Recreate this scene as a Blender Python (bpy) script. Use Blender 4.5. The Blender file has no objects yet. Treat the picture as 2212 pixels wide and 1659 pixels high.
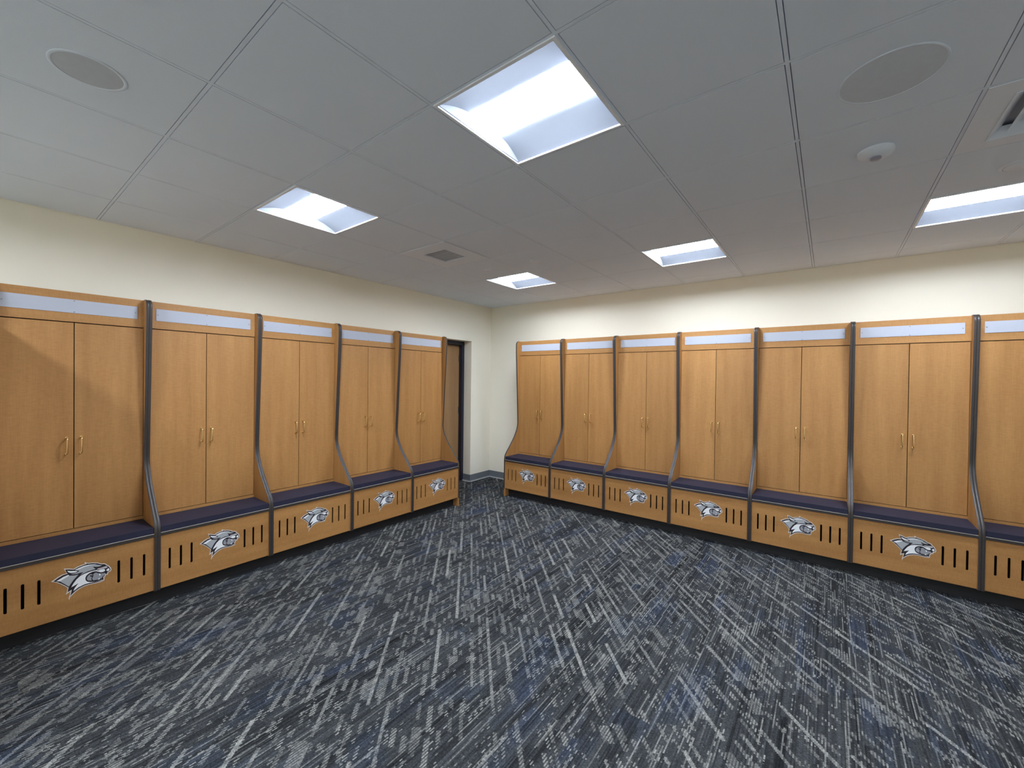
import bpy, bmesh, math, random
from mathutils import Vector, Matrix
from mathutils.geometry import tessellate_polygon

# ------------------------------------------------------------------ camera, world, exposure
scene = bpy.context.scene
col = scene.collection
H = 2.736                      # ceiling height
CAM = Vector((4.3756, -5.1474, 1.5724))
YAW, PITCH, ROLL = 0.6523, -0.0091, 0.0122
fw = Vector((-math.sin(YAW) * math.cos(PITCH), math.cos(YAW) * math.cos(PITCH), math.sin(PITCH)))
rt = Vector((math.cos(YAW), math.sin(YAW), 0.0))
up = rt.cross(fw)
r2 = rt * math.cos(ROLL) + up * math.sin(ROLL)
u2 = up * math.cos(ROLL) - rt * math.sin(ROLL)
cam_data = bpy.data.cameras.new('camera')
cam_data.sensor_width = 36.0
cam_data.lens = 895.1183 / 2212 * 36.0
cam_data.clip_start = 0.05
cam = bpy.data.objects.new('camera', cam_data)
col.objects.link(cam)
M3 = Matrix((r2, u2, -fw)).transposed()
cam.matrix_world = Matrix.Translation(CAM) @ M3.to_4x4()
scene.camera = cam

world = bpy.data.worlds.new('world')
scene.world = world
world.use_nodes = True
world.node_tree.nodes['Background'].inputs[0].default_value = (0.5, 0.5, 0.5, 1)
world.node_tree.nodes['Background'].inputs[1].default_value = 0.0

vs = scene.view_settings
vs.view_transform = 'Standard'
vs.look = 'None'
vs.gamma = 1.0
vs.use_curve_mapping = False
vs.exposure = 0.12
LENS_POWER = 86.0              # emission of the light diffusers
scene.cycles.use_denoising = True
scene.cycles.max_bounces = 12
scene.cycles.diffuse_bounces = 8

random.seed(7)

# ------------------------------------------------------------------ node helpers
class NT:
    """tiny expression helper around a material node tree"""
    def __init__(self, name):
        self.m = bpy.data.materials.new(name)
        self.m.use_nodes = True
        self.t = self.m.node_tree
        self.b = self.t.nodes['Principled BSDF']

    def new(self, kind, **kw):
        n = self.t.nodes.new(kind)
        for k, v in kw.items():
            setattr(n, k, v)
        return n

    def put(self, sock, v):
        if hasattr(v, 'is_output'):
            self.t.links.new(v, sock)
        else:
            sock.default_value = v

    def math(self, op, a, b=0.0, c=0.0, clamp=False):
        n = self.new('ShaderNodeMath', operation=op, use_clamp=clamp)
        for s, v in zip(n.inputs, (a, b, c)):
            self.put(s, v)
        return n.outputs[0]

    def xyz(self, x, y, z):
        n = self.new('ShaderNodeCombineXYZ')
        for s, v in zip(n.inputs, (x, y, z)):
            self.put(s, v)
        return n.outputs[0]

    def sep(self, v):
        n = self.new('ShaderNodeSeparateXYZ')
        self.put(n.inputs[0], v)
        return n.outputs

    def white(self, x, y=0.0, z=0.0):
        n = self.new('ShaderNodeTexWhiteNoise', noise_dimensions='3D')
        self.put(n.inputs['Vector'], self.xyz(x, y, z))
        return n.outputs['Value']

    def noise(self, vec, scale, detail=2.0, rough=0.5):
        n = self.new('ShaderNodeTexNoise')
        self.put(n.inputs['Vector'], vec)
        n.inputs['Scale'].default_value = scale
        n.inputs['Detail'].default_value = detail
        n.inputs['Roughness'].default_value = rough
        return n.outputs['Fac']

    def vmul(self, v, s):
        n = self.new('ShaderNodeVectorMath', operation='MULTIPLY')
        self.put(n.inputs[0], v)
        n.inputs[1].default_value = s
        return n.outputs[0]

    def vadd(self, v, w):
        n = self.new('ShaderNodeVectorMath', operation='ADD')
        self.put(n.inputs[0], v)
        self.put(n.inputs[1], w)
        return n.outputs[0]

    def mix(self, f, a, b):
        n = self.new('ShaderNodeMix', data_type='RGBA')
        self.put(n.inputs['Factor'], f)
        self.put(n.inputs[6], a)
        self.put(n.inputs[7], b)
        return n.outputs[2]

    def ramp(self, f, lo, hi):
        n = self.new('ShaderNodeMapRange')
        self.put(n.inputs[0], f)
        n.inputs[1].default_value = lo
        n.inputs[2].default_value = hi
        return n.outputs[0]

    def bump(self, h, strength, dist):
        n = self.new('ShaderNodeBump')
        n.inputs['Strength'].default_value = strength
        n.inputs['Distance'].default_value = dist
        self.put(n.inputs['Height'], h)
        self.t.links.new(n.outputs[0], self.b.inputs['Normal'])

    def done(self, color=None, rough=0.5, metal=0.0, spec=0.5):
        if color is not None:
            self.put(self.b.inputs['Base Color'], color)
        self.put(self.b.inputs['Roughness'], rough)
        self.b.inputs['Metallic'].default_value = metal
        self.b.inputs['Specular IOR Level'].default_value = spec
        return self.m


def C(r, g, b):
    return (r, g, b, 1.0)


def plain(name, c, rough=0.5, metal=0.0, spec=0.5, var=0.06, scale=30.0):
    n = NT(name)
    tc = n.new('ShaderNodeTexCoord').outputs['Object']
    f = n.noise(tc, scale, 3.0)
    c2 = tuple(v * (1 - var) for v in c[:3]) + (1.0,)
    c1 = tuple(min(1.0, v * (1 + var)) for v in c[:3]) + (1.0,)
    return n.done(n.mix(f, c2, c1), rough, metal, spec)


def wood(name, vertical, a, b):
    n = NT(name)
    tc = n.new('ShaderNodeTexCoord').outputs['Object']
    rnd = n.new('ShaderNodeObjectInfo').outputs['Random']
    off = n.math('MULTIPLY', rnd, 7.3)
    v = n.vadd(tc, n.xyz(off, 0.0, off))
    g = (1.0, 1.0, 0.06) if vertical else (0.06, 1.0, 1.0)
    broad = n.noise(n.vmul(v, g), 14.0, 3.0, 0.55)
    fine = n.noise(n.vmul(v, g), 190.0, 2.0, 0.6)
    fl = (0.22, 1.0, 1.0) if vertical else (1.0, 1.0, 0.22)
    fleck = n.noise(n.vmul(v, fl), 150.0, 2.0, 0.55)
    f = n.math('MULTIPLY_ADD', broad, 0.75, n.math('MULTIPLY_ADD', fine, 0.35, n.math('MULTIPLY', fleck, 0.45)))
    f = n.ramp(f, 0.55, 1.0)
    tone = n.math('MULTIPLY_ADD', rnd, 0.12, 0.94)
    base = n.mix(f, a, b)
    sc = n.new('ShaderNodeVectorMath', operation='SCALE')
    n.put(sc.inputs[0], base)
    n.put(sc.inputs['Scale'], tone)
    n.bump(fleck, 0.05, 0.001)
    return n.done(sc.outputs[0], 0.46, 0.0, 0.35)


MAT = {}
MAT['wood_v'] = wood('maple_vertical_grain', True, C(0.305, 0.140, 0.042), C(0.412, 0.207, 0.067))
MAT['wood_h'] = wood('maple_horizontal_grain', False, C(0.305, 0.140, 0.042), C(0.412, 0.207, 0.067))
MAT['edge'] = plain('dark_edge_banding', C(0.036, 0.029, 0.026), 0.42, 0.0, 0.4)
MAT['plate'] = plain('white_plate', C(0.385, 0.395, 0.44), 0.6, 0.0, 0.3, var=0.02)
MAT['lit_edge'] = plain('painted_edge_highlight', C(0.50, 0.45, 0.38), 0.4)
MAT['screw'] = plain('screw_metal', C(0.25, 0.25, 0.26), 0.4, 0.8)
MAT['brass'] = plain('brass', C(0.85, 0.62, 0.30), 0.16, 1.0)
MAT['inside'] = plain('dark_inside', C(0.05, 0.028, 0.016), 0.8)
MAT['plinth'] = plain('black_rubber_base', C(0.012, 0.011, 0.012), 0.5)
MAT['base_grey'] = plain('grey_cove_base', C(0.150, 0.165, 0.185), 0.55)
MAT['toe_highlight'] = plain('painted_toe_highlight', C(0.62, 0.62, 0.60), 0.7)  # light caught by the cove toe, painted as a pale strip
MAT['navy_metal'] = plain('dark_navy_metal', C(0.012, 0.014, 0.030), 0.45)
MAT['door_wood'] = wood('door_wood', True, C(0.30, 0.165, 0.070), C(0.40, 0.235, 0.110))
MAT['white_metal'] = plain('white_metal', C(0.82, 0.84, 0.88), 0.4, var=0.01)
MAT['white_plastic'] = plain('white_plastic', C(0.72, 0.765, 0.84), 0.6, 0.0, 0.3, var=0.02)
MAT['grille'] = plain('grey_grille', C(0.60, 0.64, 0.705), 0.8, 0.0, 0.2)
MAT['grille_dark'] = plain('dark_grey_grille', C(0.52, 0.55, 0.60), 0.8, 0.0, 0.2)
MAT['reflector'] = plain('darkened_white_reflector', C(0.25, 0.265, 0.30), 0.9, 0.0, 0.0, var=0.02)  # white baffles darkened in colour to hold back glare beside the diffuser
MAT['recess'] = plain('grey_recess', C(0.46, 0.48, 0.52), 0.7)
MAT['tee'] = plain('white_ceiling_tee', C(0.70, 0.76, 0.85), 0.8, 0.0, 0.2, var=0.01)
MAT['sensor'] = plain('grey_sensor', C(0.32, 0.32, 0.40), 0.3)
MAT['em_pale'] = plain('emblem_pale', C(0.62, 0.56, 0.50), 0.5, var=0.02)
MAT['em_black'] = plain('emblem_black', C(0.018, 0.014, 0.020), 0.4)
MAT['em_grey'] = plain('emblem_grey', C(0.36, 0.37, 0.38), 0.45, var=0.02)
MAT['em_mid'] = plain('emblem_mid_grey', C(0.28, 0.28, 0.30), 0.45, var=0.02)
MAT['em_pink'] = plain('emblem_mauve', C(0.47, 0.43, 0.45), 0.45, var=0.02)
MAT['em_white'] = plain('emblem_white', C(0.78, 0.78, 0.78), 0.45, var=0.02)


def make_cushion_mat():
    n = NT('navy_vinyl')
    tc = n.new('ShaderNodeTexCoord').outputs['Object']
    f = n.noise(tc, 12.0, 4.0)
    w = n.noise(tc, 900.0, 1.0)
    n.bump(w, 0.25, 0.0006)
    return n.done(n.mix(f, C(0.017, 0.0175, 0.035), C(0.025, 0.025, 0.046)), 0.55, 0.0, 0.2)


def make_wall_mat():
    n = NT('cream_wall_paint')
    p = n.new('ShaderNodeNewGeometry').outputs['Position']
    f = n.noise(p, 1.2, 3.0)
    g = n.noise(p, 260.0, 2.0)
    n.bump(g, 0.15, 0.0008)
    return n.done(n.mix(f, C(0.85, 0.805, 0.675), C(0.875, 0.83, 0.70)), 0.62, 0.0, 0.3)


def make_ceiling_mat():
    n = NT('mineral_fibre_tile')
    p = n.new('ShaderNodeNewGeometry').outputs['Position']
    g = n.noise(p, 330.0, 3.0, 0.7)
    f = n.noise(p, 3.0, 2.0)
    rnd = n.new('ShaderNodeObjectInfo').outputs['Random']
    c = n.mix(f, C(0.70, 0.77, 0.87), C(0.74, 0.80, 0.89))
    c = n.mix(n.math('MULTIPLY', n.ramp(g, 0.35, 0.7), 0.16), c, C(0.57, 0.62, 0.70))
    c = n.mix(n.math('MULTIPLY', rnd, 0.08), c, C(0.64, 0.69, 0.77))
    n.bump(g, 0.3, 0.0012)
    return n.done(c, 0.85, 0.0, 0.2)


def make_carpet_mat():
    n = NT('patterned_carpet')
    p = n.sep(n.new('ShaderNodeNewGeometry').outputs['Position'])
    rnd = n.new('ShaderNodeObjectInfo').outputs['Random']
    x, y = p[0], p[1]
    fl = lambda v: n.math('FLOOR', v)
    fr = lambda v: n.math('FRACT', v)
    mul = lambda a, b: n.math('MULTIPLY', a, b)
    lt = lambda a, b: n.math('LESS_THAN', a, b)
    gt = lambda a, b: n.math('GREATER_THAN', a, b)
    mx = lambda a, b: n.math('MAXIMUM', a, b)
    PR = 0.0060
    row = fl(n.math('DIVIDE', x, PR))
    xq = mul(row, PR)
    th = math.radians(43.0)
    cs, sn = math.cos(th), math.sin(th)
    s = n.math('MULTIPLY_ADD', xq, cs, mul(y, sn))
    t = n.math('MULTIPLY_ADD', xq, -sn, mul(y, cs))

    def bars(ws, length, width, keep, seed, per_plank):
        u = n.math('DIVIDE', s, ws)
        i = fl(u)
        fs = n.math('SUBTRACT', u, i)
        off = mul(n.white(i, seed, 0.5), 9.0)
        if per_plank:
            off = n.math('MULTIPLY_ADD', rnd, 13.0, off)
        tv = n.math('ADD', n.math('DIVIDE', t, length), off)
        j = fl(tv)
        ft = n.math('SUBTRACT', tv, j)
        r1 = n.white(i, j, seed + 1.5)
        r2_ = n.white(i, j, seed + 2.5)
        r3 = n.white(i, j, seed + 3.5)
        on = mul(lt(r1, keep), lt(ft, n.math('MULTIPLY_ADD', r2_, 0.65, 0.35)))
        inside = lt(fs, n.math('MULTIPLY_ADD', r3, width * 0.4, width * 0.8))
        return mul(mul(on, inside), n.math('MULTIPLY_ADD', r3, 0.45, 0.55))

    # dashes follow the tufted rows: random rows inside a bar stay dark
    rowr = n.white(row, 3.0, 1.0)
    ycell = fl(n.math('MULTIPLY_ADD', y, 14.0, mul(rowr, 31.0)))
    dash = n.white(row, ycell, 4.0)
    altrow = n.math('MODULO', n.math('ABSOLUTE', row), 2.0)
    long_b = mul(bars(0.100, 0.55, 0.175, 0.60, 10.0, False), n.math('MULTIPLY_ADD', gt(dash, 0.2), 0.5, 0.45))
    mid_b = mul(bars(0.050, 0.15, 0.40, 0.44, 20.0, True), n.math('MULTIPLY_ADD', altrow, 0.66, 0.20))
    sho_b = mul(bars(0.028, 0.075, 0.5, 0.36, 30.0, True), mul(altrow, gt(dash, 0.25)))
    sho_c = mul(bars(0.036, 0.060, 0.5, 0.16, 50.0, True), mul(n.math('SUBTRACT', 1.0, altrow), gt(dash, 0.4)))
    wide = mul(bars(0.070, 0.20, 0.62, 0.15, 40.0, True), n.math('MULTIPLY_ADD', altrow, 0.5, 0.22))
    # single light rows running with the pile
    rseg = n.math('MULTIPLY_ADD', y, 5.5, mul(n.white(row, 12.0), 23.0))
    rline = mul(lt(n.white(row, fl(rseg), 13.0), 0.075), n.math('MULTIPLY_ADD', n.white(row, fl(rseg), 14.0), 0.4, 0.2))
    light = mx(mx(mul(long_b, 0.85), mul(mid_b, 0.8)), mx(mx(mul(sho_b, 0.75), mul(sho_c, 0.6)), mx(mul(wide, 0.75), rline)))

    # base yarn: row streaks in charcoal, grey and navy
    yseg = fl(n.math('MULTIPLY_ADD', y, 2.6, mul(n.white(row, 5.0), 17.0)))
    streak = n.white(row, yseg, 6.0)
    bandx = fl(n.math('DIVIDE', x, 0.034))
    band = n.white(bandx, fl(n.math('MULTIPLY_ADD', y, 1.9, mul(n.white(bandx, 8.0), 7.0))), 7.0)
    tone = n.math('MULTIPLY_ADD', streak, 0.50, n.math('MULTIPLY_ADD', band, 0.35, mul(rnd, 0.15)))
    base = n.mix(tone, C(0.006, 0.0062, 0.0066), C(0.058, 0.061, 0.064))
    blue_p = n.noise(n.xyz(mul(x, 1.0), mul(y, 0.55), rnd), 3.4, 2.0)
    blue = mul(n.ramp(blue_p, 0.50, 0.68), n.math('MULTIPLY_ADD', band, 0.6, 0.1))
    base = n.mix(blue, base, n.mix(streak, C(0.007, 0.011, 0.024), C(0.034, 0.052, 0.095)))
    lightc = n.mix(n.white(row, ycell, 9.0), C(0.185, 0.186, 0.178), C(0.315, 0.305, 0.270))
    lightc = n.mix(mul(blue, 0.5), lightc, C(0.13, 0.16, 0.23))
    c = n.mix(light, base, lightc)
    # individual tufts
    tuft = n.white(row, fl(n.math('DIVIDE', y, 0.0045)), 11.0)
    k = n.math('MULTIPLY_ADD', tuft, 0.7, 0.65)
    sc = n.new('ShaderNodeVectorMath', operation='SCALE')
    n.put(sc.inputs[0], c)
    n.put(sc.inputs['Scale'], k)
    rib = n.math('PINGPONG', x, PR * 0.5)
    hgt = n.math('MULTIPLY_ADD', rib, 300.0, tuft)
    n.bump(hgt, 0.55, 0.002)
    return n.done(sc.outputs[0], 0.95, 0.0, 0.1)


def make_lens_mat():
    n = NT('lit_diffuser')
    n.b.inputs['Emission Color'].default_value = (0.875, 0.985, 1.14, 1.0)
    n.b.inputs['Emission Strength'].default_value = LENS_POWER
    return n.done(C(0.9, 0.9, 0.9), 0.5)


MAT['cushion'] = make_cushion_mat()
MAT['wall'] = make_wall_mat()
MAT['tile'] = make_ceiling_mat()
MAT['carpet'] = make_carpet_mat()
MAT['lens'] = make_lens_mat()

# ------------------------------------------------------------------ mesh helpers
def bx(bm, x0, x1, y0, y1, z0, z1, mi=0):
    vs_ = [bm.verts.new((x, y, z)) for z in (z0, z1) for y in (y0, y1) for x in (x0, x1)]
    for f in ((0, 2, 3, 1), (4, 5, 7, 6), (0, 1, 5, 4), (2, 6, 7, 3), (0, 4, 6, 2), (1, 3, 7, 5)):
        fc = bm.faces.new([vs_[i] for i in f])
        fc.material_index = mi
    return vs_


def prism(bm, loops, to3, d0, d1, mi=0):
    """extrude a 2D polygon (first loop outer, further loops holes) between depths d0 and d1"""
    flat = [pt for lp in loops for pt in lp]
    lo = [bm.verts.new(to3(a, b, d0)) for a, b in flat]
    hi = [bm.verts.new(to3(a, b, d1)) for a, b in flat]
    tris = tessellate_polygon([[Vector((a, b, 0)) for a, b in lp] for lp in loops])
    for t in tris:
        for q in (lo, hi):
            try:
                bm.faces.new([q[i] for i in t]).material_index = mi
            except ValueError:
                pass
    k = 0
    for lp in loops:
        m = len(lp)
        for i in range(m):
            a, b = k + i, k + (i + 1) % m
            bm.faces.new([lo[a], lo[b], hi[b], hi[a]]).material_index = mi
        k += m


def mesh(name, bm, mats, smooth=None, bevel=None):
    if bevel:
        es = [e for e in bm.edges if len(e.link_faces) == 2 and e.calc_face_angle(0) > 0.6]
        bmesh.ops.bevel(bm, geom=es, offset=bevel[0], segments=bevel[1], affect='EDGES', profile=0.5)
    bmesh.ops.recalc_face_normals(bm, faces=bm.faces[:])
    me = bpy.data.meshes.new(name)
    bm.to_mesh(me)
    bm.free()
    for m in (mats if isinstance(mats, (list, tuple)) else [mats]):
        me.materials.append(MAT[m])
    if smooth is not None:
        for p_ in me.polygons:
            p_.use_smooth = True
        me.set_sharp_from_angle(angle=math.radians(smooth))
    return me


def box_mesh(name, dims, mat, bevel=None):
    bm = bmesh.new()
    bx(bm, *dims)
    return mesh(name, bm, mat, 35 if bevel else None, bevel)


def put(name, me, parent=None, loc=(0, 0, 0), rotz=0.0):
    o = bpy.data.objects.new(name, me)
    col.objects.link(o)
    o.location = loc
    o.rotation_euler = (0, 0, rotz)
    if parent is not None:
        o.parent = parent
    return o


def thing(name, label, cat, loc, rotz=0.0, group=None):
    o = put(name, None, None, loc, rotz)
    o.empty_display_size = 0.1
    return tag(o, label, cat, group)


def tag(o, label, cat, group=None):
    o['label'] = label
    o['category'] = cat
    if group:
        o['group'] = group
    return o


def struct(name, me, label=None, loc=(0, 0, 0), parent=None):
    o = put(name, me, parent, loc)
    if parent is None:
        o['kind'] = 'structure'
        if label:
            o['label'] = label
    return o


def lathe(bm, prof, seg=40, mi=0):
    """prof: list of (r, z)"""
    rings = []
    for r, z in prof:
        if r < 1e-6:
            rings.append([bm.verts.new((0, 0, z))])
        else:
            rings.append([bm.verts.new((r * math.cos(2 * math.pi * i / seg), r * math.sin(2 * math.pi * i / seg), z)) for i in range(seg)])
    for a, b in zip(rings, rings[1:]):
        for i in range(seg):
            j = (i + 1) % seg
            if len(a) == 1 and len(b) == 1:
                continue
            if len(a) == 1:
                f = [a[0], b[j], b[i]]
            elif len(b) == 1:
                f = [a[i], a[j], b[0]]
            else:
                f = [a[i], a[j], b[j], b[i]]
            bm.faces.new(f).material_index = mi


def tube(bm, pts, r, seg=10):
    pts = [Vector(p_) for p_ in pts]
    rings = []
    ref = Vector((1, 0, 0))
    for i, p_ in enumerate(pts):
        d = (pts[min(i + 1, len(pts) - 1)] - pts[max(i - 1, 0)]).normalized()
        a = ref - d * ref.dot(d)
        a.normalize()
        b = d.cross(a)
        rings.append([bm.verts.new(p_ + a * r * math.cos(2 * math.pi * k / seg) + b * r * math.sin(2 * math.pi * k / seg)) for k in range(seg)])
    for a, b in zip(rings, rings[1:]):
        for k in range(seg):
            j = (k + 1) % seg
            bm.faces.new([a[k], a[j], b[j], b[k]])
    bm.faces.new(rings[0])
    bm.faces.new(rings[-1][::-1])

# ------------------------------------------------------------------ the room shell
X1, Y0 = 7.30, -7.00           # far side of the room, out of view
DY0, DY1, DZ = -1.420, -0.457, 2.163     # doorway in the left wall
# left wall, with the doorway cut out
bm = bmesh.new()
prism(bm, [[(Y0, 0), (DY0, 0), (DY0, DZ), (DY1, DZ), (DY1, 0), (0.12, 0), (0.12, 2.95), (Y0, 2.95)]],
      lambda a, b, d: (d, a, b), -0.26, 0.0)
struct('wall_left', mesh('wall_left', bm, 'wall'))
struct('wall_back', box_mesh('wall_back', (0.0, X1 + 0.12, 0.0, 0.12, 0, 2.95), 'wall'))
struct('wall_right', box_mesh('wall_right', (X1, X1 + 0.12, Y0, 0.0, 0, 2.95), 'wall'))
struct('wall_front', box_mesh('wall_front', (-0.26, X1 + 0.12, Y0 - 0.12, Y0, 0, 2.95), 'wall'))
struct('wall_shadow_blocker', box_mesh('wall_shadow_blocker', (0.0, 1.7, -5.215, -5.105, 0, 1.92), 'wall'))  # added unseen wall, sized to cast the diagonal shade on the near locker

# floor slab and carpet planks
fl = struct('floor', box_mesh('floor', (-0.6, X1 + 0.1, Y0 - 0.1, 0.1, -0.10, -0.006), 'plinth'))
PW, PL = 0.25, 1.0
plank_me = {}


def carpet_plank(x0, x1, y0, y1):
    k = (round(x1 - x0, 4), round(y1 - y0, 4))
    if k not in plank_me:
        plank_me[k] = box_mesh('carpet_plank', (0, k[0] - 0.0006, 0, k[1] - 0.0006, -0.006, 0.0), 'carpet')
    put('carpet_plank', plank_me[k], fl, (x0, y0, 0))


i = 0
x = 0.0
while x < X1 - 1e-6:
    xe = min(x + PW, X1)
    y = Y0 - [0.0, 0.5, 0.25, 0.75][i % 4]
    while y < -1e-6:
        a, b = max(y, Y0), min(y + PL, 0.0)
        if b - a > 0.01:
            carpet_plank(x, xe, a, b)
        y += PL
    x = xe
    i += 1
carpet_plank(-0.26, 0.0, DY0, DY1)

# cove base along the visible bit of wall by the door and at the back corner
prof = [(0, 0.008), (0.012, 0.008), (0.006, 0.018), (0.004, 0.03), (0.004, 0.104), (0, 0.106)]
toe = [(0, 0.0), (0.016, 0.0), (0.013, 0.008), (0, 0.009)]


def cove(name, segs):
    root = None
    for pts, mat in ((prof, 'base_grey'), (toe, 'toe_highlight')):
        bm = bmesh.new()
        for kind, base, a, b in segs:
            if kind == 'x+':      # wall at x = base, profile grows to +x
                prism(bm, [pts], lambda u, v, d: (base + u, d, v), a, b)
            elif kind == 'y-':    # wall at y = base, profile grows to -y
                prism(bm, [pts], lambda u, v, d: (d, base - u, v), a, b)
        if root is None:
            root = struct(name, mesh(name, bm, mat))
        else:
            put('toe_highlight_line', mesh('toe_highlight_line', bm, mat), root)


cove('baseboard_left', [('x+', 0.0, DY1, 0.0), ('y-', DY1, -0.15, 0.0)])
cove('baseboard_back', [('y-', 0.0, 0.0, 0.875)])

# door set deep in the left wall
dr = struct('door_1', box_mesh('door_1', (-0.255, -0.215, DY0 + 0.05, DY1 - 0.05, 0.008, DZ - 0.063), 'door_wood'))
for nm, d in (('door_frame', (-0.26, -0.15, DY1 - 0.05, DY1, 0, DZ)), ('door_frame', (-0.26, -0.15, DY0, DY0 + 0.05, 0, DZ)),
              ('door_frame', (-0.26, -0.15, DY0 + 0.05, DY1 - 0.05, DZ - 0.06, DZ))):
    put(nm, box_mesh(nm, d, 'navy_metal', (0.002, 2)), dr)
bm = bmesh.new()
tube(bm, [(-0.2, 0, -0.05), (-0.2, 0, 0.05)], 0.008)
hm = mesh('hinge', bm, 'navy_metal', 40)
for z in (0.25, 1.1, 1.9):
    put('hinge', hm, dr, (-0.008, DY1 - 0.054, z))

# suspended ceiling: slab, tees, tiles
S = 0.6096
OX, OY = 3.0194, -3.9561
ce = struct('ceiling', box_mesh('ceiling', (-0.26, X1 + 0.1, Y0 - 0.1, 0.1, H + 0.15, H + 0.22), 'tile'))
LIGHTS = [(0, 0), (-3, 0), (-3, 4), (0, 4), (3, 4), (3, 0), (-3, -4), (0, -4), (3, -4)]
LIGHTS = [c for c in LIGHTS if OX + c[0] * S + S < X1]
VENT = (-3, 2)
DIFF = (3, 2)
GAP = 0.0084
used = set(LIGHTS) | {VENT, DIFF}
tile_me = {}
for ix in range(-5, 8):
    for iy in range(-6, 7):
        xa, xb = max(OX + ix * S, 0.0), min(OX + (ix + 1) * S, X1)
        ya, yb = max(OY + iy * S, Y0), min(OY + (iy + 1) * S, 0.0)
        if xb - xa < 0.05 or yb - ya < 0.05 or (ix, iy) in used:
            continue
        k = (round(xb - xa, 4), round(yb - ya, 4))
        if k not in tile_me:
            bm = bmesh.new()
            hx, hy = k[0] / 2 - GAP, k[1] / 2 - GAP
            v = bx(bm, -hx, hx, -hy, hy, 0.0, 0.016)
            for q in v[:4]:
                q.co.x *= (hx - 0.0015) / hx
                q.co.y *= (hy - 0.0015) / hy
            tile_me[k] = mesh('ceiling_tile', bm, 'tile')
        put('ceiling_tile', tile_me[k], ce, ((xa + xb) / 2, (ya + yb) / 2, H))
for n_, axis in ((13, 0), (13, 1)):
    for q in range(-6, 8):
        c = (OX if axis == 0 else OY) + q * S
        if axis == 0 and 0.02 < c < X1 - 0.02:
            put('ceiling_tee', box_mesh('ceiling_tee', (c - 0.0066, c + 0.0066, Y0, 0.0, H + 0.0006, H + 0.012), 'tee'), ce)
        if axis == 1 and Y0 + 0.02 < c < -0.02:
            put('ceiling_tee', box_mesh('ceiling_tee', (0.0, X1, c - 0.0066, c + 0.0066, H + 0.0004, H + 0.0124), 'tee'), ce)
bm = bmesh.new()
for d in ((0, 0.016, Y0, 0), (0.016, X1, -0.016, 0)):
    bx(bm, d[0], d[1], d[2], d[3], H + 0.007, H + 0.012)
struct('trim_1', mesh('trim_1', bm, 'tee'))

# ------------------------------------------------------------------ lockers
P = 0.7288                      # locker width
T = 0.0168                      # side panel thickness
FACE = 0.435                    # depth of the door faces
ZTOP = 2.117
ctrl = [(0.505, 2.06), (0.503, 1.95), (0.484, 1.62), (0.469, 1.35), (0.457, 1.13), (0.451, 1.01), (0.453, 0.955), (0.463, 0.91),
        (0.485, 0.86), (0.515, 0.81), (0.555, 0.755), (0.604, 0.70), (0.660, 0.638), (0.704, 0.590), (0.729, 0.557),
        (0.741, 0.520), (0.744, 0.48)]


def smooth_curve(p, n=4):
    out = []
    for i in range(len(p) - 1):
        p0, p1, p2, p3 = p[max(i - 1, 0)], p[i], p[i + 1], p[min(i + 2, len(p) - 1)]
        for k in range(n):
            t = k / n
            out.append(tuple(0.5 * (2 * b + (c - a) * t + (2 * a - 5 * b + 4 * c - d) * t * t + (3 * b - a - 3 * c + d) * t ** 3)
                             for a, b, c, d in zip(p0, p1, p2, p3)))
    out.append(p[-1])
    return out


arc = [(0.505 - 0.05 + 0.05 * math.sin(a), ZTOP - 0.05 + 0.05 * math.cos(a)) for a in [math.radians(10 * k) for k in range(0, 9)]]
FRONT = [(0.42, ZTOP)] + arc + smooth_curve(ctrl)


def panel_mesh(name, x0, x1, to_floor):
    pts = [(0.0, ZTOP)] + FRONT + [(0.744, 0.104)]
    pts += [(0.742, 0.103), (0.742, 0.0), (0.0, 0.0)] if to_floor else [(0.0, 0.104)]
    bm = bmesh.new()
    prism(bm, [pts], lambda a, b, d: (d, -a, b), x0, x1)
    return mesh(name, bm, 'wood_v')


def band_mesh(name, x0, x1):
    pts = FRONT + [(0.744, 0.104)]
    off = []
    for i, p_ in enumerate(pts):
        a, b = Vector(pts[max(i - 1, 0)]), Vector(pts[min(i + 1, len(pts) - 1)])
        d = (b - a).normalized()
        n_ = Vector((-d.y, d.x))
        off.append((p_[0] + n_.x * 0.003, p_[1] + n_.y * 0.003))
    bm = bmesh.new()
    c = 0.0022
    rows = []
    for (a, b), (e, f) in zip(pts, off):
        rows.append([bm.verts.new((x0, -a, b)), bm.verts.new((x0, -(a + (e - a) * .5), b + (f - b) * .5)), bm.verts.new((x0 + c, -e, f)),
                     bm.verts.new((x1 - c, -e, f)), bm.verts.new((x1, -(a + (e - a) * .5), b + (f - b) * .5)), bm.verts.new((x1, -a, b))])
    for r, s_ in zip(rows, rows[1:]):
        for k in range(5):
            bm.faces.new([r[k], r[k + 1], s_[k + 1], s_[k]])
    bm.faces.new(rows[0])
    bm.faces.new(rows[-1][::-1])
    return mesh(name, bm, 'edge', 40)


G = 0.0004
LM = {
    'panel_l': panel_mesh('side_panel', G, T, False), 'panel_r': panel_mesh('side_panel', P - T, P - G, False),
    'panel_l_end': panel_mesh('side_panel', G, T, True), 'panel_r_end': panel_mesh('side_panel', P - T, P - G, True),
    'band_l': band_mesh('edge_band', G, T), 'band_r': band_mesh('edge_band', P - T, P - G),
}
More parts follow.
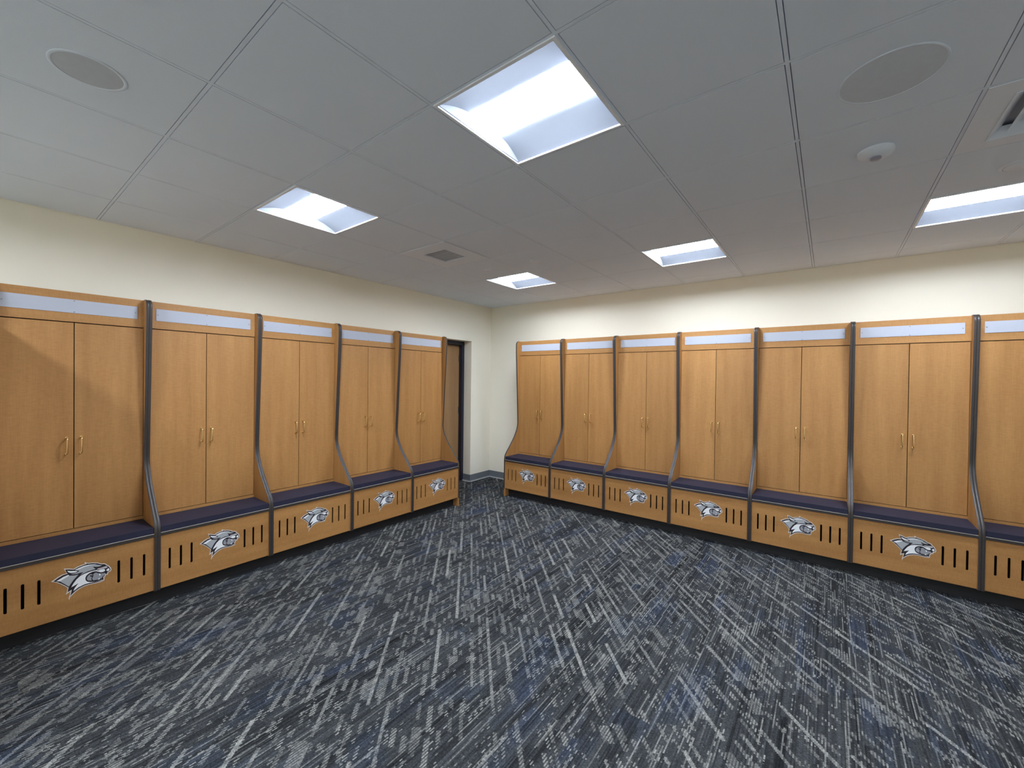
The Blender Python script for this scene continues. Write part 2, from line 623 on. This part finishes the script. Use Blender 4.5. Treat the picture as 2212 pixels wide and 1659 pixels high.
# carcass behind the doors and the box under the bench
bm = bmesh.new()
bx(bm, T, P - T, -0.385, -0.004, 0.104, 2.112)
bx(bm, T, P - T, -0.715, -0.40, 0.104, 0.118)
LM['carcass'] = mesh('carcass', bm, 'inside')
LM['top'] = box_mesh('top_board', (T, P - T, -FACE + 0.019, -0.004, ZTOP - 0.02, ZTOP - 0.002), 'wood_h')
LM['header'] = box_mesh('header_panel', (T, P - T, -FACE, -FACE + 0.019, 1.9195, ZTOP - 0.0015), 'wood_h', (0.0012, 1))
LM['rail'] = box_mesh('bottom_rail', (T, P - T, -FACE + 0.001, -FACE + 0.02, 0.480, 0.5575), 'wood_h')
XC = P / 2
DZ0, DZ1 = 0.5620, 1.9130
LM['door_l'] = box_mesh('door', (T + 0.0028, XC - 0.0024, -FACE, -FACE + 0.019, DZ0, DZ1), 'wood_v', (0.0012, 1))
LM['door_r'] = box_mesh('door', (XC + 0.0024, P - T - 0.0028, -FACE, -FACE + 0.019, DZ0, DZ1), 'wood_v', (0.0012, 1))
# brass wire pull
bm = bmesh.new()
pts = [(0, 0.002, 0.052)]
for k in range(7):
    a = math.radians(90 * k / 6)
    pts.append((0, -0.022 - 0.012 * math.sin(a), 0.040 + 0.012 * math.cos(a)))
pts += [(q[0], q[1], -q[2]) for q in reversed(pts)]
tube(bm, pts, 0.0042, 10)
for z in (0.052, -0.052):
    r0 = [bm.verts.new((0.0075 * math.cos(k * math.pi / 6), -0.0025, z + 0.0075 * math.sin(k * math.pi / 6))) for k in range(12)]
    r1 = [bm.verts.new((0.0075 * math.cos(k * math.pi / 6), 0.0, z + 0.0075 * math.sin(k * math.pi / 6))) for k in range(12)]
    bm.faces.new(r0)
    for k in range(12):
        bm.faces.new([r0[k], r0[(k + 1) % 12], r1[(k + 1) % 12], r1[k]])
LM['handle'] = mesh('handle', bm, 'brass', 50)
# name plate with four screws
LM['plate'] = box_mesh('name_plate', (XC - 0.3125, XC + 0.3125, -FACE - 0.003, -FACE, 1.9775, 2.0645), 'plate', (0.0008, 1))
bm = bmesh.new()
r0 = [bm.verts.new((0.0036 * math.cos(k * math.pi / 5), -0.0014, 0.0036 * math.sin(k * math.pi / 5))) for k in range(10)]
r1 = [bm.verts.new((0.0042 * math.cos(k * math.pi / 5), 0.0, 0.0042 * math.sin(k * math.pi / 5))) for k in range(10)]
bm.faces.new(r0)
for k in range(10):
    bm.faces.new([r0[k], r0[(k + 1) % 10], r1[(k + 1) % 10], r1[k]])
LM['screw'] = mesh('screw', bm, 'screw')
# bench board, cushion and slotted front
LM['board'] = box_mesh('bench_board', (T + 0.0005, P - T - 0.0005, -0.7405, -FACE + 0.0195, 0.477, 0.4955), 'wood_h')
LM['board_edge'] = box_mesh('edge_band', (T + 0.0005, P - T - 0.0005, -0.7435, -0.7405, 0.4755, 0.4945), 'edge', (0.001, 1))
LM['lit_edge'] = box_mesh('edge_highlight', (T + 0.0005, P - T - 0.0005, -0.7442, -0.7405, 0.4946, 0.4968), 'lit_edge')  # pale strip paints the light caught along the board's top edge
bm = bmesh.new()
bx(bm, T + 0.003, P - T - 0.003, -0.7385, -FACE - 0.006, 0.4956, 0.5370)
LM['cushion'] = mesh('cushion', bm, 'cushion', 60, (0.011, 4))
PF = 0.7345


def slot(cx, z0, z1, r, n=6):
    pts = []
    for k in range(n + 1):
        a = math.pi * k / n
        pts.append((cx + r * math.cos(a), z1 - r + r * math.sin(a)))
    for k in range(n + 1):
        a = math.pi + math.pi * k / n
        pts.append((cx + r * math.cos(a), z0 + r + r * math.sin(a)))
    return pts


outer = [(T + 0.001, 0.108), (P - T - 0.001, 0.108), (P - T - 0.001, 0.4768), (T + 0.001, 0.4768)]
slots = [slot(XC + s_ * d, 0.228, 0.3735, 0.0066) for s_ in (-1, 1) for d in (0.171, 0.233, 0.296)]
bm = bmesh.new()
prism(bm, [outer] + slots, lambda a, b, d: (a, -d, b), PF - 0.006, PF)
LM['front'] = mesh('bench_front', bm, 'wood_h')
# animal head emblem, cut from thin layered vinyl (millimetres around its centre)
EMBLEM = [
    ('pale', [(-124.2,35.9),(-98.7,52.9),(-78.1,62.8),(-59.8,63.7),(-66.2,77.4),(-72.3,96.3),(-49.4,88.2),(-32.2,80.1),(-14.8,88.6),(8.1,93.2),(17.6,94.4),(14.3,105.5),(32.7,94.3),(50.7,91.2),(74.4,82.3),(91.4,69.7),(99.9,69.3),(109.4,64.0),(115.7,54.4),(125.8,45.0),(133.7,28.9),(136.4,16.0),(131.8,5.9),(122.3,2.8),(119.0,-10.9),(110.3,-8.3),(109.0,-17.7),(102.7,-21.3),(104.2,-29.3),(102.5,-41.1),(86.4,-45.6),(63.9,-45.0),(36.1,-42.4),(15.0,-44.7),(-6.1,-52.3),(-22.1,-63.2),(-46.0,-86.9),(-50.6,-105.7),(-51.7,-89.7),(-46.1,-64.9),(-44.8,-52.7),(-63.9,-65.3),(-60.6,-52.3),(-57.5,-32.0),(-56.2,-27.5),(-70.0,-10.0),(-84.6,6.4),(-102.5,23.1)]),
    ('black', [(-115.3,33.8),(-94.9,48.6),(-75.5,58.3),(-56.1,59.5),(-61.2,69.7),(-67.0,88.5),(-49.4,83.1),(-30.8,74.9),(-12.1,83.8),(9.5,88.7),(24.5,89.9),(21.2,95.6),(32.7,89.8),(50.7,86.7),(73.1,78.1),(90.0,65.3),(98.6,64.5),(107.1,60.1),(111.5,51.7),(121.5,42.3),(128.8,28.7),(131.5,18.1),(127.5,10.4),(117.7,8.7),(114.6,-4.7),(106.3,1.0),(104.7,-13.1),(97.6,-17.5),(99.6,-26.2),(98.5,-36.3),(84.9,-40.2),(62.5,-39.7),(34.7,-37.5),(12.8,-39.6),(-8.8,-47.6),(-24.8,-58.3),(-46.0,-79.0),(-42.1,-64.6),(-38.7,-44.3),(-56.7,-52.0),(-53.6,-33.3),(-51.5,-26.5),(-67.4,-7.1),(-83.1,10.3),(-101.2,26.7)]),
    ('grey', [(-90.4,27.1),(-51.3,46.8),(-30.6,40.0),(-10.6,38.4),(-30.5,13.5),(-44.2,-9.0),(-51.0,-21.6),(-66.9,-2.2),(-80.0,13.7)]),
    ('white', [(-102.5,31.8),(-74.1,47.0),(-54.0,51.9),(-49.8,46.3),(-83.1,28.3),(-88.8,25.7)]),
    ('white', [(-59.4,79.2),(-44.1,72.2),(-30.8,68.3),(-13.3,59.5),(-21.4,55.5),(-33.4,56.5),(-45.3,59.4),(-54.1,67.0)]),
    ('grey', [(-44.0,53.7),(-30.7,52.6),(-14.7,53.5),(-8.0,60.4),(-25.4,69.3),(-4.0,77.0),(17.7,81.6),(39.6,81.8),(64.7,75.3),(80.2,66.4),(92.9,57.6),(81.6,55.3),(67.6,57.1),(52.2,64.7),(58.6,53.9),(64.8,45.0),(50.9,43.9),(31.6,42.5),(12.5,37.9),(-3.8,31.9),(9.7,46.4),(-6.5,45.4),(-20.0,44.4),(-33.3,46.4)]),
    ('white', [(-27.6,71.8),(-9.4,79.2),(9.5,83.9),(31.4,84.1),(53.5,79.8),(67.5,74.6),(39.7,77.3),(15.0,75.4),(-6.7,68.9),(-20.1,68.4)]),
    ('white', [(-42.3,-29.4),(-34.4,-10.5),(-21.2,10.6),(-3.8,27.5),(15.2,34.6),(34.4,37.8),(53.7,39.2),(67.7,37.7),(76.1,32.7),(80.3,34.0),(87.4,35.9),(101.6,33.4),(107.3,26.2),(106.8,18.8),(98.8,14.6),(87.5,15.4),(76.2,23.0),(64.9,31.1),(51.0,33.0),(34.4,28.2),(23.5,18.7),(19.2,5.3),(20.9,-8.6),(27.8,-19.7),(40.2,-26.7),(59.7,-32.1),(79.3,-33.6),(96.2,-32.4),(95.7,-36.1),(82.1,-36.5),(59.7,-34.0),(34.7,-32.0),(11.5,-33.7),(-11.5,-41.4),(-32.8,-55.7),(-28.9,-40.6),(-11.6,-15.1),(-25.0,-22.9)]),
    ('pink', [(67.7,40.9),(72.7,46.0),(85.9,45.4),(102.9,47.0),(110.6,48.0),(119.3,39.7),(113.5,34.8),(104.4,34.2),(90.2,37.0),(78.9,35.7)]),
    ('white', [(113.6,25.0),(121.6,31.8),(126.8,26.0),(128.0,17.5),(123.1,12.4),(115.4,14.0),(111.4,17.8)]),
    ('mid', [(24.1,-3.2),(25.2,7.7),(30.3,16.6),(37.2,21.6),(44.1,22.1),(51.1,13.6),(56.6,20.7),(64.9,24.6),(74.8,16.2),(86.1,9.7),(97.4,7.6),(107.4,6.6),(106.0,-2.1),(102.4,-10.8),(94.7,-13.4),(93.3,-21.1),(84.9,-24.3),(68.0,-25.0),(48.5,-22.2),(31.9,-15.8),(26.4,-10.3)]),
    ('black', [(38.6,14.8),(43.3,16.0),(46.9,10.7),(51.1,13.6),(55.0,10.5),(52.2,1.1),(48.4,-7.4),(51.2,-18.5),(55.4,-23.7),(47.1,-21.1),(44.5,-9.4),(47.0,1.1),(45.0,6.5),(41.4,3.7)]),
    ('white', [(78.5,11.9),(86.1,6.4),(82.5,-6.5)]),
    ('white', [(73.0,-25.2),(81.4,-14.9),(82.6,-25.9)]),
    ('black', [(53.6,61.1),(67.6,52.6),(84.5,50.3),(101.5,51.9),(107.2,49.7),(95.8,47.7),(81.7,46.6),(74.6,47.3),(71.0,42.6),(63.4,48.0)]),
]
order = ['pale', 'black', 'grey', 'white', 'mid', 'pink']


def inset(pts, d):
    area = sum(a[0] * b[1] - b[0] * a[1] for a, b in zip(pts, pts[1:] + pts[:1]))
    sg = 1.0 if area > 0 else -1.0
    out = []
    for i, p_ in enumerate(pts):
        a, b = Vector(pts[i - 1]), Vector(pts[(i + 1) % len(pts)])
        e0, e1 = (Vector(p_) - a).normalized(), (b - Vector(p_)).normalized()
        n_ = Vector((-(e0.y + e1.y), e0.x + e1.x)) * sg
        n_ = n_.normalized() if n_.length > 1e-4 else Vector((0, 0))
        out.append((p_[0] + n_.x * d, p_[1] + n_.y * d))
    return out


bm = bmesh.new()
for k, (mname, pts) in enumerate(EMBLEM):
    if k > 1 and mname in ('grey', 'white', 'mid') and len(pts) > 6:
        pts = inset(pts, 0.9)
    h = 0.0006 if k == 0 else 0.0011 if k == 1 else 0.0015 + 0.00006 * k
    prism(bm, [[(XC + a / 1000.0, 0.310 + b / 1000.0) for a, b in pts]], lambda a, b, d: (a, -d, b), PF, PF + h, order.index(mname))
LM['emblem'] = mesh('emblem', bm, ['em_' + q for q in order])


def locker(label, loc, rotz, group, left_end=False, right_end=False):
    t = thing('locker', label, 'locker', loc, rotz, group)
    for side, end in (('l', left_end), ('r', right_end)):
        sp = put('side_panel', LM['panel_' + side + ('_end' if end else '')], t)
        put('edge_band', LM['band_' + side], sp)
    put('carcass', LM['carcass'], t)
    put('top_board', LM['top'], t)
    put('header_panel', LM['header'], t)
    np_ = put('name_plate', LM['plate'], t)
    for sx, sz in ((-0.302, 2.021), (0.302, 2.021), (0.0, 2.057), (0.0, 1.985)):
        put('screw', LM['screw'], np_, (XC + sx, -FACE - 0.003, sz))
    for k, sx in (('l', -0.033), ('r', 0.033)):
        d = put('door', LM['door_' + k], t)
        put('handle', LM['handle'], d, (XC + sx, -FACE, 1.110))
    put('bottom_rail', LM['rail'], t)
    b = put('bench_board', LM['board'], t)
    put('edge_band', LM['board_edge'], b)
    put('edge_highlight', LM['lit_edge'], b)
    c = put('cushion', LM['cushion'], t)
    c['label'] = 'dark navy padded seat cushion'
    f = put('bench_front', LM['front'], t)
    e = put('emblem', LM['emblem'], f)
    e['label'] = 'snarling wildcat head emblem in grey, white and black'
    return t


XR = 0.8934
ordn = ['first', 'second', 'third', 'fourth', 'fifth', 'sixth', 'seventh', 'eighth']
for i in range(8):
    if i == 0:
        lb = 'maple locker at the corner end of the back wall row, its side panel exposed'
    elif i == 6:
        lb = 'maple locker cut off by the right edge of the photo, in the back row'
    elif i == 7:
        lb = 'maple locker beyond the right edge of the photo, eighth in the back wall row'
    else:
        lb = '%s maple locker from the corner in the right-hand row along the back wall' % ordn[i]
    locker(lb, (XR + i * P, -0.002, 0), 0.0, 'lockers along the back wall', left_end=(i == 0))
YL = 1.451
for i in range(5):
    if i == 0:
        lb = 'maple locker beside the doorway, last of the left wall row, its side panel exposed'
    elif i == 4:
        lb = 'nearest maple locker at the left edge of the photo, in the left wall row'
    else:
        lb = '%s maple locker from the doorway in the row along the left wall' % ordn[i]
    locker(lb, (0.002, -(YL + (i + 1) * P), 0), math.pi / 2, 'lockers along the left wall', right_end=(i == 0))

# black plinths under the rows
bm = bmesh.new()
bx(bm, XR + T + 0.0005, XR + 8 * P, -0.66, -0.002, 0.0, 0.1038)
tag(put('plinth', mesh('plinth', bm, 'plinth', 35, (0.002, 1))), 'long black recessed toe kick under the back wall lockers', 'plinth')
bm = bmesh.new()
bx(bm, 0.002, 0.66, -(YL + 5 * P), -(YL + T + 0.0005), 0.0, 0.1038)
tag(put('plinth', mesh('plinth', bm, 'plinth', 35, (0.002, 1))), 'long black recessed toe kick under the left wall lockers', 'plinth')

# ------------------------------------------------------------------ recessed ceiling lights
HA = 0.3005
bm = bmesh.new()
for d in ((-HA, HA, -HA, -HA + 0.013), (-HA, HA, HA - 0.013, HA), (-HA, -HA + 0.013, -HA + 0.013, HA - 0.013), (HA - 0.013, HA, -HA + 0.013, HA - 0.013)):
    bx(bm, *d, -0.005, 0.010)
FR_ME = mesh('frame', bm, 'white_metal')
LY, LZ = 0.112, 0.052
bprof = []
for k in range(9):
    t = k / 8
    y = 0.2880 + (LY - 0.2880) * t
    bprof.append((y, 0.002 + (LZ - 0.002) * (1 - (1 - t) ** 1.7)))
BAF = {}
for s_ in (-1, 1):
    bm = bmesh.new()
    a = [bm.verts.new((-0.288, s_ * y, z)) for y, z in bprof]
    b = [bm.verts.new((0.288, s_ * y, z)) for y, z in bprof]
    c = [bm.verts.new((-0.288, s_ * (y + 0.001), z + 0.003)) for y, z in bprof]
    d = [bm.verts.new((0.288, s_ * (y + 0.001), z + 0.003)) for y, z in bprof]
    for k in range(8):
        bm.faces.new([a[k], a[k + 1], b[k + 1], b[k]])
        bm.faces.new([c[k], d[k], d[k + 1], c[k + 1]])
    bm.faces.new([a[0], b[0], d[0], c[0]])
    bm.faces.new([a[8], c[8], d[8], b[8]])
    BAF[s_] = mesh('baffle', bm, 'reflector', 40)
ENDP = {}
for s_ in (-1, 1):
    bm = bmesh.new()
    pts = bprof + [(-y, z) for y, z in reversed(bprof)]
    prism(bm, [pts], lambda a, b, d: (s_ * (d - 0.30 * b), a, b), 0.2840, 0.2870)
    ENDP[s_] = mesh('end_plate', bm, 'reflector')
bm = bmesh.new()
n_ = 10
lo, hi = [], []
for k in range(n_ + 1):
    y = -LY + 2 * LY * k / n_
    z = LZ - 0.002 - 0.020 * (1 - (y / LY) ** 2)
    lo.append((bm.verts.new((-0.270, y, z)), bm.verts.new((0.270, y, z))))
    hi.append((bm.verts.new((-0.270, y, LZ + 0.002)), bm.verts.new((0.270, y, LZ + 0.002))))
for k in range(n_):
    bm.faces.new([lo[k][0], lo[k + 1][0], lo[k + 1][1], lo[k][1]])
    bm.faces.new([hi[k][0], hi[k][1], hi[k + 1][1], hi[k + 1][0]])
    for e in (0, 1):
        bm.faces.new([lo[k][e], lo[k + 1][e], hi[k + 1][e], hi[k][e]])
LENS_ME = mesh('diffuser', bm, 'lens', 50)
HOUSE = bmesh.new()
bx(HOUSE, -0.29, 0.29, -0.29, 0.29, LZ + 0.006, LZ + 0.03)
HOUSE_ME = mesh('housing', HOUSE, 'white_metal')
LLAB = {
    (0, 0): 'largest recessed square ceiling light, at the top centre of the photo',
    (-3, 0): 'recessed square ceiling light above the left wall lockers, left of the largest one',
    (-3, 4): 'farthest and smallest recessed ceiling light, near the back corner of the room',
    (0, 4): 'recessed square ceiling light above the middle of the back wall lockers',
    (3, 4): 'recessed ceiling light cut off by the right edge of the photo',
}
for c in LIGHTS:
    lb = LLAB.get(c, 'recessed square ceiling light outside the photo, %s' % (
        {(3, 0): 'near the camera to the right', (-3, -4): 'behind the added shadow wall on the left',
         (0, -4): 'behind the camera', (3, -4): 'behind the camera to the right'}[c] if c not in LLAB else ''))
    t = thing('ceiling_light', lb, 'ceiling light', (OX + (c[0] + .5) * S, OY + (c[1] + .5) * S, H), 0.0, 'recessed ceiling lights')
    put('frame', FR_ME, t)
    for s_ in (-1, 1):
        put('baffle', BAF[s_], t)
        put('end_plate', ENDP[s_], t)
    put('housing', HOUSE_ME, t)
    put('diffuser', LENS_ME, t)

# ------------------------------------------------------------------ air vents, speakers, detector, sprinklers
vx, vy = OX + (VENT[0] + .5) * S, OY + (VENT[1] + .5) * S
t = thing('ceiling_vent', 'square air vent with small dark centre opening, near the back corner', 'air vent', (vx, vy, H))
h1, h2 = 0.290, 0.142
bm = bmesh.new()
sq = lambda h: [(-h, -h), (h, -h), (h, h), (-h, h)]
prism(bm, [sq(h1), sq(h2)], lambda a, b, d: (a, b, d), -0.006, 0.004)
put('face_panel', mesh('face_panel', bm, 'white_plastic'), t)
bm = bmesh.new()
prism(bm, [sq(h2 + 0.004), sq(h2)], lambda a, b, d: (a, b, d), 0.004, 0.02)
put('neck', mesh('neck', bm, 'recess'), t)
bm = bmesh.new()
for k in range(9):
    yy = -h2 + (k + 0.5) * 2 * h2 / 9
    bx(bm, -h2, h2, yy - 0.004, yy + 0.004, 0.006, 0.010)
bx(bm, -h2, h2, -h2, h2, 0.011, 0.015)
put('grille', mesh('grille', bm, 'recess'), t)

dx, dy = OX + (DIFF[0] + .5) * S, OY + (DIFF[1] + .5) * S
t = thing('ceiling_diffuser', 'stepped square air diffuser at the right edge of the ceiling', 'air vent', (dx, dy, H))
bm = bmesh.new()
prism(bm, [sq(0.297), sq(0.205)], lambda a, b, d: (a, b, d), -0.003, 0.004)
put('face_panel', mesh('face_panel', bm, 'white_plastic'), t)
for q, (ro, z0) in enumerate(((0.205, 0.0), (0.150, 0.0), (0.095, 0.0))):
    bm = bmesh.new()
    o_, i_ = sq(ro), sq(ro - 0.040)
    lo_ = [bm.verts.new((a, b, -0.006)) for a, b in o_]
    hi_ = [bm.verts.new((a, b, 0.030)) for a, b in i_]
    l2 = [bm.verts.new((a, b, -0.003)) for a, b in o_]
    h2_ = [bm.verts.new((a, b, 0.033)) for a, b in i_]
    for k in range(4):
        j = (k + 1) % 4
        bm.faces.new([lo_[k], lo_[j], hi_[j], hi_[k]])
        bm.faces.new([l2[k], h2_[k], h2_[j], l2[j]])
        bm.faces.new([lo_[k], l2[k], l2[j], lo_[j]])
        bm.faces.new([hi_[k], hi_[j], h2_[j], h2_[k]])
    put('cone', mesh('cone', bm, 'white_plastic'), t)
put('plenum_cap', box_mesh('plenum_cap', (-0.21, 0.21, -0.21, 0.21, 0.05, 0.055), 'recess'), t)


def speaker(label, x, y, r, rim, gm):
    t = thing('ceiling_speaker', label, 'speaker', (x, y, H), 0.0, 'round ceiling speakers')
    bm = bmesh.new()
    lathe(bm, [(r, 0.001), (r + rim, 0.001), (r + rim, -0.0015), (r + rim - 0.002, -0.003), (r + 0.002, -0.003), (r, -0.002), (r, 0.001)], 48)
    put('rim', mesh('rim', bm, 'tee', 40), t)
    bm = bmesh.new()
    lathe(bm, [(0, -0.0035), (r * 0.6, -0.003), (r, -0.0015), (r, 0.0), (0, 0.0)], 48)
    put('grille', mesh('grille', bm, gm, 40), t)


speaker('small round grey speaker in the ceiling at upper left', 2.105, -4.870, 0.098, 0.012, 'grille_dark')
speaker('large faint round speaker in the ceiling at upper right', 4.543, -3.042, 0.150, 0.008, 'grille')

t = thing('smoke_detector', 'round white smoke detector on the ceiling, below the large speaker', 'smoke detector', (4.545, -2.41, H))
bm = bmesh.new()
lathe(bm, [(0, 0.0), (0.072, 0.0), (0.072, -0.012), (0.066, -0.020), (0.048, -0.030), (0.030, -0.034), (0, -0.034)], 40)
put('body', mesh('body', bm, 'white_plastic', 35), t)
bm = bmesh.new()
lathe(bm, [(0, -0.030), (0.022, -0.030), (0.022, -0.042), (0.016, -0.046), (0, -0.047)], 28)
put('sensor', mesh('sensor', bm, 'sensor', 35), t)

for lb, x, y, r in (('tiny round sprinkler cover left of the farthest ceiling light', 1.49, -1.815, 0.040),
                    ('round white sprinkler cover right of the farthest ceiling light', 2.09, -1.79, 0.062),
                    ('round white sprinkler cover under the stepped air diffuser', 5.155, -1.80, 0.075),
                    ('round sprinkler cover cut off by the top edge of the photo', 2.70, -4.86, 0.045)):
    t = thing('sprinkler_cover', lb, 'sprinkler', (x, y, H), 0.0, 'sprinkler covers')
    bm = bmesh.new()
    lathe(bm, [(r * 0.8, 0.001), (r, 0.0), (r, -0.003), (r * 0.92, -0.006), (r * 0.8, -0.006), (r * 0.8, 0.001)], 32)
    put('ring', mesh('ring', bm, 'white_plastic', 40), t)
    bm = bmesh.new()
    lathe(bm, [(0, -0.008), (r * 0.72, -0.008), (r * 0.76, -0.006), (r * 0.76, 0.0), (0, 0.0)], 32)
    put('cap', mesh('cap', bm, 'white_plastic', 40), t)
